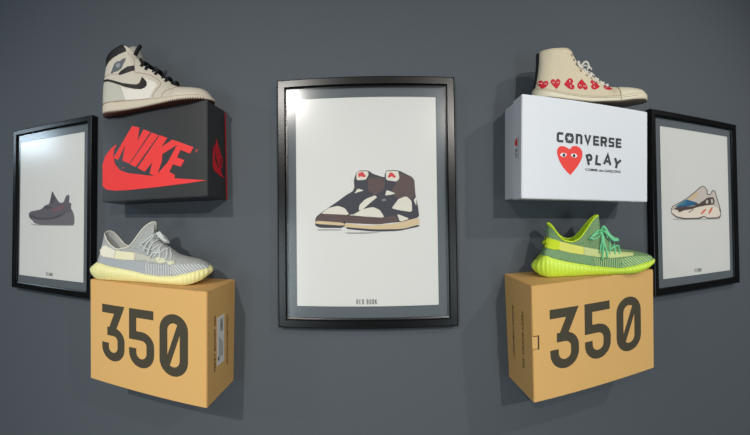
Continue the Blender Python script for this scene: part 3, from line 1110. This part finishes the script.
# ---- cream high-top with a black swoosh
root = shoe_root('cream leather high-top sneaker with black laces and black swoosh, on the black box', 'nike', AJ_LOC, AJ_YAW, sc=0.97)
AJ_TILT = seat('nike', *AJ_LOC, AJ_YAW)[2]
cream = mat('cream_leather', (203, 194, 178), rough=0.55, spec=0.35, bump=0.2, scale=500)
pale = mat('pale_grey_leather', (192, 190, 176), rough=0.6, spec=0.3, bump=0.2, scale=500)
whitel = mat('off_white_leather', (226, 219, 208), rough=0.5, spec=0.35, bump=0.15, scale=500)
blackl = mat('black_leather', (30, 27, 27), rough=0.55, spec=0.3, bump=0.2, scale=500)
midm = mat('cream_rubber', (206, 194, 174), rough=0.6, bump=0.08, scale=300)
outm = mat('brown_gum_rubber', (74, 40, 30), rough=0.55)
st_aj = [(14, 32), (57, 31.5), (102, 28), (151, 24), (194, 20), (213, 18.5), (259, 17), (304, 16.5), (328, 15)]
top_aj = [(20, 142, 0, 14), (29, 154, 17, 24), (48, 164, 28, 46), (71, 170.5, 32, 70), (90, 173, 33, 90), (103, 167, 32, 106), (112, 158, 29, 118),
          (122, 146, 24, 130), (132, 132, 20, 144), (146, 116, 17, 158), (160, 106, 15, 172), (178, 96, 13, 184), (190, 85, 12, 196), (205, 74, 11, 210),
          (220, 64, 9, 226), (238, 53.5, 2, 244), (258, 49, 0, 266), (279, 46, 0, 288), (300, 41, 0, 306), (313, 34, 0, 318), (322, 24, 0, 325), (326, 17, 0, 327)]
s = Shoe(root, 12, 329, st_aj, top_aj, 0.93, -4.0, tilt=AJ_TILT)
up = s.upper(cream)
zt = lambda x: lerp_at(s.st, x)
zb_mid = lambda x: max(2.4, s.fz(x, lerp_at([(12, 8), (60, 5.5), (150, 3), (250, 3.5), (290, 5), (330, 8)], x)))
zb_out = lambda x: max(0.4, s.fz(x, lerp_at([(12, 3), (60, 0.0), (150, -2.2), (250, 0), (290, 2.5), (330, 6)], x)) + 0.4)
mid = sole_mesh(11, 331, zt, zb_mid, 1.0, bevel=1.5)
o = fix_normals(link_mesh('midsole', *mid, midm, root, True))
teeth = []
N_T = 54
osl = sole_mesh(12, 330, lambda x: zb_mid(x) + 0.3, zb_out, 0.99, bevel=1.0, rows=4)
fix_normals(link_mesh('outsole', *osl, outm, root, True))
s.bvh(mid)
for k in range(N_T):   # moulded notches along the lower edge of the midsole
    x = 22 + k * 5.6
    if x > 318:
        break
    z = zb_mid(x)
    p, n = s.hit(x, z + 1.8)
    r_ = 0.8
    teeth.append(tube([p + n * 0.0001 + Vector((0, 0, -0.0024)), p + n * 0.0001 + Vector((0, 0, 0.0016))], r_ / 1000, 6))
link_mesh('sole_notches', *merge(teeth), mat('sole_notch_brown', (96, 70, 54), rough=0.7), root, True)
s.lining(mat('collar_cloth_dark', (40, 38, 38), rough=0.9), 60)
s.rim_tube('collar_piping', blackl, 2.3, 18, 94)
s.patch('heel_panel', [(12, 97), (23, 94), (45, 87), (70, 77), (82, 69), (89, 54), (96, 36), (97, 31), (52, 33), (14, 35)], pale, 0.8)
s.patch('side_panel', [(83, 69), (97, 62), (124, 55), (147, 52), (160, 60), (158, 70), (149, 84), (160, 77), (175, 71), (187, 63), (189, 56), (178, 38), (173, 26),
                       (172, 24), (97, 31), (89, 54)], whitel, 0.6)
s.patch('swoosh', [(12, 98), (23, 98), (41, 95), (62, 87), (90, 75.5), (114, 69), (130, 66), (138, 68.5), (141.5, 76), (144, 85), (150, 78.6), (157.7, 69.5),
                   (159.7, 60.7), (154.6, 54.3), (143.4, 52.6), (124, 56), (97, 65), (70, 77.6), (45, 88), (23, 93), (12, 93.5)], blackl, 1.5, 1.2, 3.0)
s.patch('collar_band', [(19, 124), (21, 136), (25, 148), (32, 155), (48, 163.2), (71, 169.8), (93, 172), (99, 163), (101, 156), (80, 153), (60, 148), (43, 141), (28, 131)],
        blackl, 1.0, 1.0, 3.0, label='black collar band')
s.patch('ankle_strap', [(77, 102), (85, 108.5), (104, 115.5), (122, 117), (124, 104.5), (109, 101.5), (92, 99), (80, 98)], blackl, 1.0, 1.0, 3.0,
        label='black ankle strap')
s.patch('winged_badge', [(52, 108), (56, 116), (60, 124), (64, 131), (72, 135), (82, 134), (90, 138), (99, 139), (97, 131), (91, 124), (87, 115), (78, 111), (70, 109),
                         (62, 110), (58, 107)], mat('badge_grey', (92, 98, 102), rough=0.6), 0.9, 0.9, 3.0, label='grey winged ball badge')
s.patch('badge_ball', [(68.5, 125), (73, 130.5), (81, 129), (84, 123), (80, 118), (72.6, 118.5)], mat('badge_pale', (140, 146, 152), rough=0.6), 1.3, 0.6, 3.0)
seam = mat('tan_stitching', (150, 116, 96), rough=0.8)
P = []
for sd in (-1, 1):
    P += [s.line([(206, 22), (208, 30), (214, 37), (222, 41.5), (236, 44), (248, 45)], 0.6, 0.3, side=sd),
          s.line([(122, 105), (127, 98), (143, 95), (162, 89), (176, 81), (189, 71), (197, 60), (193, 50), (184, 37), (179, 26)], 0.6, 0.4, 40, side=sd),
          s.line([(14, 107), (31, 106.5), (50, 106), (78, 101)], 0.4, 0.3, side=sd),
          s.line([(104, 152), (112, 144), (120, 134), (123, 117)], 0.45, 0.3, side=sd),
          s.line([(14, 33.5), (57, 32.5), (102, 28.5), (151, 24.5), (213, 19), (259, 17.5), (304, 17)], 0.5, 0.6, 40, side=sd)]
link_mesh('stitching', *merge(P), seam, root, True)
tongue(s, 'tongue', [(236, 50), (205, 72), (180, 91), (158, 104), (142, 119), (135, 136), (131, 152), (124, 166), (114, 177)], [9, 12, 15, 19, 23, 26, 28, 29, 28],
       11, 17, pale)
lb = mat('black_lace', (20, 19, 20), rough=0.85, bump=0.4, scale=900)
L_ = lace_rungs(s, [143, 156, 182, 208, 228], 4.3, 8, 1.2, slant=2)
L_ += lace_rungs(s, [149, 169, 195, 218], 2.4, 3, 1.2, slant=-5)
L_ += [cord([(139, -25, s.fz(139, 165)), (137, -29, s.fz(137, 158)), (133, -32, s.fz(133, 150)), (128, -32, s.fz(128, 140))], 5.6, 0.8),
       cord([(147, -20, s.fz(147, 118)), (143, -23, s.fz(143, 124)), (139, -26, s.fz(139, 131))], 4.0, 1.3)]
link_mesh('laces', *merge(L_), lb, root, True)

# ---- cream canvas high-top with hearts
root = shoe_root('cream canvas high-top sneaker with a row of red hearts, on the white box', 'conv', CV_LOC, CV_YAW)
CV_TILT = seat('conv', *CV_LOC, CV_YAW)[2]
canvas = mat('cream_canvas', (222, 208, 180), rough=0.9, spec=0.2, bump=0.5, scale=1400)
rubber = mat('ivory_rubber', (226, 216, 190), rough=0.45, spec=0.4)
st_cv = [(14, 24), (57, 17), (142, 14), (222, 22), (262, 34), (300, 42), (316, 43)]
top_cv = [(21, 109, 0, 12), (28, 111, 15, 19), (46, 114, 27, 38), (62, 116.5, 30, 56), (76, 119, 29, 74), (88, 121, 25, 90), (98, 119.5, 19, 104), (107, 111.5, 15, 116),
          (117, 99, 12, 128), (130, 87, 11, 142), (146, 78, 10, 158), (160, 70, 10, 170), (176, 62, 9, 186), (194, 54, 8, 202), (210, 52, 2, 216), (234, 54, 0, 240),
          (259, 56, 0, 264), (288, 57, 0, 292), (304, 54, 0, 308), (313, 47, 0, 315), (316, 42, 0, 317)]
s = Shoe(root, 9, 319, st_cv, top_cv, 0.94, 3.0, tilt=CV_TILT)
s.upper(canvas)
zt = lambda x: lerp_at(s.st, x)
zb = lambda x: s.fz(x, lerp_at([(-2, 6), (10, 3.5), (38, 2.6), (100, 1.5), (150, 2), (220, 10), (274, 22), (301, 28), (320, 30)], x))
zo = lambda x: max(0.4, s.fz(x, lerp_at([(-2, 3), (10, 0.6), (38, 0), (100, -1), (150, -1), (220, 5), (274, 17), (301, 23), (320, 26)], x)) + 0.6)
mid = sole_mesh(10, 321, zt, zb, 1.0, bevel=1.2)
fix_normals(link_mesh('rubber_sidewall', *mid, rubber, root, True))
fix_normals(link_mesh('outsole', *sole_mesh(11, 320, lambda x: zb(x) + 0.3, zo, 0.985, bevel=1.0, rows=4), mat('dark_brown_rubber', (70, 60, 46), rough=0.6), root, True))
s.bvh(mid)
s.lining(canvas, 50)
s.patch('toe_cap', [(221, 47), (222, 34), (222, 24), (255, 33), (285, 40), (308, 43), (314, 47), (302, 53), (286, 55), (258, 54), (234, 51)], rubber, 0.8, 1.2, 4.0)
thin = mat('sidewall_pinstripe', (176, 160, 128), rough=0.6)
P = []
for sd in (-1, 1):
    P += [s.line([(4, 22), (57, 13.5), (142, 11), (222, 18), (270, 31)], 0.45, 0.4, 40, side=sd), s.line([(221, 48), (221.5, 34), (222, 22), (221.5, 12)], 0.6, 0.6, side=sd),
          s.line([(4, 25.5), (57, 17.5), (142, 14.5), (222, 22.5)], 0.5, 0.5, 40, side=sd)]
link_mesh('sidewall_lines', *merge(P), thin, root, True)
strip_pts = []
for j in range(1, 22):
    v_ = s.V[j]
    strip_pts.append(Vector((v_[0], 0, v_[2])))
V, F = [], []
for j, p in enumerate(strip_pts):
    for yy, back in ((-0.009, 0.0035), (-0.006, 0.0005), (0, -0.0012), (0.006, 0.0005), (0.009, 0.0035)):
        V.append((p.x + back - 0.0012, yy, p.z))
    for yy, back in ((0.009, 0.0055), (-0.009, 0.0055)):
        V.append((p.x + back, yy, p.z))
for j in range(len(strip_pts) - 1):
    for k in range(7):
        k2 = (k + 1) % 7
        F.append((j * 7 + k, j * 7 + k2, (j + 1) * 7 + k2, (j + 1) * 7 + k))
F += [tuple(range(7)), tuple(range((len(strip_pts) - 1) * 7, len(strip_pts) * 7))]
o = fix_normals(link_mesh('heel_strip', V, F, mat('black_webbing', (30, 30, 32), rough=0.8), root, True))
o['label'] = 'black heel strip'
red = mat('heart_print_red', (205, 26, 44), rough=0.7)
hw = mat('heart_eye_white', (236, 226, 220), rough=0.8)
def heart_pts(cx_, cz_, sc, ang):
    base = [(0, 5.0), (3.2, 8.4), (6.8, 8.2), (9.4, 5.2), (9.4, 1.4), (6.5, -3.4), (3, -7), (0, -10), (-3, -7), (-6.5, -3.4), (-9.4, 1.4), (-9.4, 5.2), (-6.8, 8.2), (-3.2, 8.4)]
    ca, sa = math.cos(math.radians(ang)), math.sin(math.radians(ang))
    return [(cx_ + sc * (a * ca - b * sa), cz_ + sc * (a * sa + b * ca)) for a, b in base]
for (hx, hz), ang, sc in zip([(27, 31), (56, 34.5), (90, 37.5), (124.8, 41), (160, 44.5), (197, 46)], [-10, 8, -78, 180, 84, 60], [1.15, 1.25, 1.4, 1.45, 1.35, 1.15]):
    s.patch('printed_heart', heart_pts(hx, hz, sc, ang), red, 0.5, 0.5, 4.0)
    ca, sa = math.cos(math.radians(ang)), math.sin(math.radians(ang))
    for ex in (-4.2, 4.2):
        ex_, ez_ = hx + sc * (ex * ca - 2.0 * sa), hz + sc * (ex * sa + 2.0 * ca)
        P2, _ = disc2((ex_, ez_), 2.5 * sc, 1.3 * sc, 10, math.radians(ang))
        s.patch('printed_eye', [tuple(p) for p in P2], hw, 0.8, 0.3, 9.0)
        P2, _ = disc2((ex_, ez_), 1.0 * sc, 1.1 * sc, 8)
        s.patch('printed_pupil', [tuple(p) for p in P2], red, 1.1, 0.3, 9.0)
s.rim_tube('collar_edge', canvas, 1.5, -10, 104)
tongue(s, 'tongue', [(212, 52), (195, 56.5), (178, 64.5), (162, 72.5), (148, 80), (132, 90), (120, 101.5), (111, 112), (103, 119.5), (94, 123)],
       [4, 8, 9, 10, 11, 12, 13, 16, 18, 18], 7, 4, canvas)
el = []
for x, z in ((100, 113), (107, 103), (114, 93.5), (126, 81), (142, 71.5), (155, 65.5), (169, 57.5), (188, 51)):
    for sd in (-1, 1):
        p, n = s.hit(x, s.fz(x, z) - 3, sd)
        t_ = n.orthogonal().normalized()
        b_ = n.cross(t_)
        R_ = []
        for k in range(11):
            a = 2 * PI * k / 10
            R_.append(p + n * 0.0006 + (t_ * math.cos(a) + b_ * math.sin(a)) * 0.0024)
        link_mesh('eyelet', *tube(R_, 0.0009, 6), mat('dull_metal_eyelet', (170, 164, 150), rough=0.35, metal=0.8), root, True)
wl = mat('white_lace', (228, 224, 212), rough=0.85, bump=0.4, scale=900)
L_ = lace_rungs(s, [130, 146, 160, 176, 192, 206], 2.3, 7, 1.5, slant=2) + lace_rungs(s, [138, 153, 168, 184, 200], 2.0, 4, 1.5, slant=-4)
f = s.fz
L_ += [cord([(130, -10, f(130, 92)), (136, -16, f(136, 100)), (143, -18, f(143, 99)), (147, -16, f(147, 90)), (144, -13, f(144, 84))], 2.0, 1.3),
       cord([(128, -6, f(128, 96)), (122, -14, f(122, 100)), (118, -18, f(118, 94)), (124, -17, f(124, 86)), (134, -12, f(134, 88))], 1.9, 1.3),
       cord([(134, -8, f(134, 94)), (146, -14, f(146, 92)), (155, -17, f(155, 84))], 1.8, 1.3),
       cord([(152, 6, f(152, 86)), (160, -4, f(160, 80)), (164, -12, f(164, 72))], 1.9, 1.3)]
link_mesh('laces', *merge(L_), wl, root, True)


# ---- the two knit runners
def runner(label, k, loc, yaw, dz, d, c):
    root = shoe_root(label, k, loc, yaw, sc=d['scale'])
    tilt = seat(k, *loc, yaw)[2]
    s = Shoe(root, d['x0'], d['x1'], d['st'], d['top'], 0.93, d['heel'], tilt=tilt, dz=dz, drop=d['drop'])
    s.upper(c['body'])
    zt = lambda x: lerp_at(s.st, x) + 1.0
    zb = lambda x: max(0.4, s.fz(x, lerp_at(d['sb'], x)) if d.get('raw') else lerp_at(d['sb'], x))

    def bulge(x, t):
        e = math.exp(-max(0, x - d['x0']) / 45)
        return (7.5 + 5 * e) * math.sin(PI * min(1, t * 0.92 + 0.08)) ** 0.8 - 5.5 - 1.5 * (1 - t)
    sole = sole_mesh(d['x0'] - 1, d['x1'] + 2, zt, zb, 1.03, bulge, 0.9, 34, N=300, rows=14)
    fix_normals(link_mesh('ribbed_sole', *sole, c['sole'], root, True))
    s.bvh(sole)
    s.lining(c['lining'], 48)
    s.rim_tube('collar_binding', c['binding'], 1.9, -99, d['bind_to'])
    s.patch('lower_knit_band', d['gray'], c['band'], 0.5, 0.6, 4)
    s.patch('side_stripe', d['stripe1'], c['stripe'], 0.8, 0.7, 4)
    s.patch('side_stripe_front', d['stripe2'], c['stripe2'], 0.7, 0.6, 4)
    s.patch('forefoot_knit', d['knit'], c['knit'], 0.6, 0.6, 4)
    s.patch('toe_knit', d['toe'], c['toe'], 0.75, 0.6, 4)
    # heel pull tab: a padded loop folded round the heel
    s.patch('heel_tab', d['tab'], c['tab'], 2.2, 2.4, 4)
    tb = d['tab_loop']
    V, F = cord([(x, y, s.fz(x, z)) for x, y, z in tb], 7.5, 0.45, 22, 10)
    link_mesh('heel_pull_loop', V, F, c['tab'], root, True)
    f = s.fz
    L_ = []
    for pts, r in d['laces']:
        L_.append(cord([(x, y, f(x, z)) for x, y, z in pts], r, 1.15, 40, shoe=s))
    link_mesh('laces', *merge(L_), c['lace'], root, True)
    if d.get('pads'):
        s.patch('lace_loops', d['pads'], c['pad'], 1.0, 0.8, 4)
    return s


ly = dict(scale=0.94, drop=[(36, 0), (44, 8), (54, 17), (66, 16), (85, 7), (100, 1), (120, 0)], x0=4, x1=330, heel=4.0, bind_to=183,
          st=[(6, 33), (25, 42), (40, 43), (61, 37), (94, 32.5), (130, 27.5), (166, 22), (205, 18.5), (247, 20.5), (281, 28), (313, 36), (330, 40)],
          sb=[(0, 10), (15, 3), (35, 0), (270, 0), (290, 4), (313, 12), (332, 24)],
          top=[(37, 113, 0, 26), (43, 119, 11, 32), (52, 117, 20, 40), (61, 109, 25, 52), (72, 97, 28, 66), (86, 84, 29, 84), (100, 80.5, 29, 100), (115, 83, 28, 116), (128, 94, 25, 128),
               (142, 113, 21, 142), (155, 129, 17, 154), (168, 139, 12, 168), (179, 143.5, 7, 178), (182.5, 139, 3, 184), (184, 119, 1, 192), (197, 100, 0, 206), (214, 87, 0, 220),
               (231, 76, 0, 234), (249, 66, 0, 252), (274, 60, 0, 276), (300, 54.5, 0, 302), (317, 48, 0, 317), (326, 40, 0, 326), (329, 36, 0, 329)],
          gray=[(34, 44), (40, 54), (50, 57), (83, 53), (129, 51), (165, 45), (165, 20), (129, 26), (92, 31), (59, 36), (38, 43)],
          stripe1=[(70, 74.5), (83, 73.5), (106, 72), (136, 69.5), (134, 52), (106, 52), (80, 54), (70, 55)],
          stripe2=[(136, 69.5), (174, 62), (196, 56), (197, 48), (174, 50.5), (134, 52)],
          knit=[(162, 46), (204, 44), (236, 43), (240, 20), (204, 17), (164, 20)],
          toe=[(234, 43), (250, 46), (280, 47), (308, 46), (320, 43), (327, 38), (313, 35), (280, 27), (246, 20), (238, 20)],
          tab=[(36, 76), (41, 81), (53, 85), (64, 81), (83, 74), (80, 55), (63, 56), (46, 58), (38, 64)],
          tab_loop=[(52, -22, 70), (41, -17, 72), (33, -8, 73), (30, 0, 73), (33, 8, 73), (41, 17, 72), (52, 22, 70)],
          laces=[([(150, -32, 88), (160, -26, 96), (172, -16, 106), (184, -4, 112)], 1.6), ([(160, -35, 74), (168, -27, 92), (180, -14, 106), (188, 0, 108)], 1.6),
                 ([(172, -35, 66), (176, -29, 82), (184, -17, 95), (195, 0, 101)], 1.7), ([(150, -34, 92), (164, -30, 82), (178, -26, 78), (192, -16, 84), (202, -2, 92)], 1.6),
                 ([(190, -34, 62), (196, -27, 72), (203, -15, 86), (208, 0, 93)], 1.7), ([(205, -34, 54), (204, -28, 70), (200, -20, 82), (206, 0, 90)], 1.7),
                 ([(178, -36, 60), (188, -31, 72), (203, -24, 72), (218, -10, 82)], 1.7), ([(218, -30, 54), (222, -23, 66), (219, -12, 78), (222, 0, 82)], 1.8),
                 ([(232, -26, 56), (232, -18, 66), (226, -8, 76), (226, 0, 79)], 1.6),
                 ([(190, -6, 110), (197, -14, 118), (204, -20, 112), (212, -22, 102), (218, -20, 98)], 3.0), ([(190, -6, 108), (194, -12, 112), (202, -18, 106), (213, -16, 97), (221, -12, 96)], 3.0),
                 ([(184, -4, 112), (190, -10, 116), (195, -10, 110), (190, -6, 106)], 2.6), ([(186, 2, 110), (194, 12, 112), (204, 20, 102), (212, 24, 90)], 2.4)],
          pads=[[(192, 58), (200, 62), (216, 58), (224, 52), (212, 47), (199, 48)], [(224, 52), (238, 54), (244, 48), (236, 44), (226, 45)]])
lc = dict(body=mat('pale_grey_knit', (184, 184, 178), rough=0.95, spec=0.1, rgb2=(146, 150, 152), scale=520, bump=0.5),
          lining=mat('grey_knit_lining', (176, 178, 176), rough=0.95), binding=mat('ivory_binding', (212, 212, 198), rough=0.9),
          band=mat('cool_grey_knit', (160, 166, 172), rough=0.95, spec=0.1, rgb2=(172, 177, 180), scale=500, bump=0.4),
          stripe=mat('cream_yellow_stripe', (228, 222, 188), rough=0.8), stripe2=mat('soft_grey_stripe', (186, 186, 174), rough=0.85),
          knit=stripe_mat('grey_rib_knit', (204, 206, 204), (126, 134, 142), 0.0046, 0, 0.6, 0.55), toe=stripe_mat('grey_wave_knit', (206, 207, 200), (156, 162, 168), 0.0056, 0.85, 1.2, 0.42),
          tab=mat('ivory_tab', (226, 222, 204), rough=0.85, bump=0.3, scale=700), lace=mat('pale_blue_grey_lace', (206, 212, 210), rough=0.9, bump=0.4, scale=900),
          pad=mat('pale_yellow_loop', (214, 212, 184), rough=0.85),
          sole=mat('pale_yellow_sole', (232, 226, 162), rough=0.4, spec=0.4, sss=0.25))
runner('pale grey and cream knit sneaker with pale yellow sole, on the left 350 box', 'l350', LY_LOC, LY_YAW, 0.0, ly, lc)

ry = dict(scale=0.955, drop=[(28, 0), (40, 6), (56, 8), (76, 3), (100, 0)], x0=-2, x1=312, heel=4.0, bind_to=162,
          st=[(0, 42), (12, 52), (24, 57), (41, 50), (85, 39), (144, 28), (199, 22), (248, 26), (288, 31), (312, 34)],
          sb=[(-6, 12), (8, 5), (30, 0.5), (235, 0), (260, 2), (287, 8), (304, 14), (314, 18)],
          top=[(30, 125, 0, 14), (36, 128.5, 11, 22), (46, 122, 20, 34), (56, 109, 25, 48), (66, 97, 28, 62), (78, 89.5, 29, 78), (92, 87, 29, 92), (106, 92, 28, 106), (118, 103, 25, 118),
               (131, 119, 21, 131), (142, 132, 17, 142), (152, 141, 12, 152), (160, 146, 7, 160), (162.5, 141, 3, 164), (163, 116, 1, 172), (176, 98, 0, 186), (192, 82, 0, 200),
               (206, 70, 0, 214), (228, 61, 0, 236), (252, 57, 0, 258), (278, 51, 0, 284), (298, 45, 0, 301), (307, 37, 0, 308), (311, 32, 0, 311)],
          gray=[(20, 58), (22, 66), (30, 71), (55, 66), (86, 60), (146, 50), (145, 26), (108, 34), (86, 38), (41, 49), (24, 57)],
          stripe1=[(50, 88), (60, 87), (86, 80), (118, 72.5), (117, 54.5), (86, 59.5), (57, 67)],
          stripe2=[(118, 72.5), (145, 67), (177, 61), (215, 57), (249, 53), (244, 47.5), (215, 46), (177, 45), (144, 49), (117, 54.5)],
          knit=[(138, 48), (177, 43), (212, 42.5), (214, 21), (200, 21), (144, 28)],
          toe=[(208, 42.5), (230, 45), (250, 46), (280, 44), (300, 42), (308, 38), (300, 35), (288, 32), (249, 25.5), (212, 21)],
          tab=[(19, 84), (23, 93), (33, 95), (60, 87), (56, 68), (42, 68), (24, 73), (16, 79)],
          tab_loop=[(46, -24, 80), (36, -19, 82), (28, -9, 84), (25, 0, 85), (28, 9, 84), (36, 19, 82), (46, 24, 80)],
          laces=[([(132, -29, 90), (140, -28, 96), (150, -22, 100), (160, -10, 104), (168, 0, 106)], 1.9), ([(134, -30, 94), (144, -26, 90), (156, -20, 94), (166, -6, 106)], 1.8),
                 ([(163, -36, 42), (165, -34, 60), (167, -28, 78), (168, -20, 92), (170, -8, 108)], 2.3), ([(176, -36, 46), (174, -33, 62), (170, -26, 80), (170, -14, 96), (168, -4, 112)], 2.4),
                 ([(158, -34, 58), (161, -30, 74), (165, -22, 90), (168, -8, 106)], 1.9),
                 ([(168, -8, 106), (172, -14, 118), (178, -16, 113), (186, -18, 100), (198, -20, 90), (208, -22, 88)], 3.0),
                 ([(168, -8, 108), (176, -16, 106), (186, -20, 96), (197, -22, 86), (210, -22, 86)], 3.0),
                 ([(168, -8, 106), (160, -12, 110), (152, -12, 106), (144, -14, 100), (138, -22, 96)], 2.3),
                 ([(182, -34, 56), (184, -28, 68), (186, -18, 78), (192, -4, 86)], 2.0), ([(186, -30, 66), (196, -24, 70), (204, -14, 70), (214, -2, 70)], 2.2),
                 ([(196, -34, 54), (197, -28, 62), (199, -18, 72), (204, -2, 76)], 2.1), ([(208, -30, 54), (210, -24, 60), (212, -14, 66), (218, 0, 68)], 2.1),
                 ([(166, 2, 108), (176, 12, 108), (188, 20, 98), (194, 26, 86)], 2.4)],
          pads=None)
rc = dict(body=mat('sage_green_knit', (142, 168, 116), rough=0.95, spec=0.1, rgb2=(96, 134, 100), scale=520, bump=0.5),
          lining=mat('lime_lining', (186, 216, 40), rough=0.9), binding=mat('lime_binding', (200, 228, 50), rough=0.85),
          band=mat('sea_green_knit', (112, 150, 112), rough=0.95, spec=0.1, rgb2=(140, 176, 124), scale=520, bump=0.4),
          stripe=mat('lime_yellow_stripe', (226, 226, 110), rough=0.8), stripe2=mat('pale_lime_stripe', (206, 216, 144), rough=0.85),
          knit=stripe_mat('green_rib_knit', (178, 208, 140), (70, 118, 88), 0.0046, 0, 0.8), toe=stripe_mat('green_wave_knit', (184, 212, 140), (104, 150, 110), 0.0056, 0.85, 1.2),
          tab=mat('lime_tab', (206, 226, 44), rough=0.8, bump=0.3, scale=700), lace=mat('mint_lace', (124, 212, 156), rough=0.9, bump=0.4, scale=900),
          pad=None, sole=mat('lime_sole', (208, 236, 72), rough=0.38, spec=0.4, sss=0.25))
runner('lime green knit sneaker with mint laces, on the right 350 box', 'r350', RY_LOC, RY_YAW, -3.0, ry, rc)
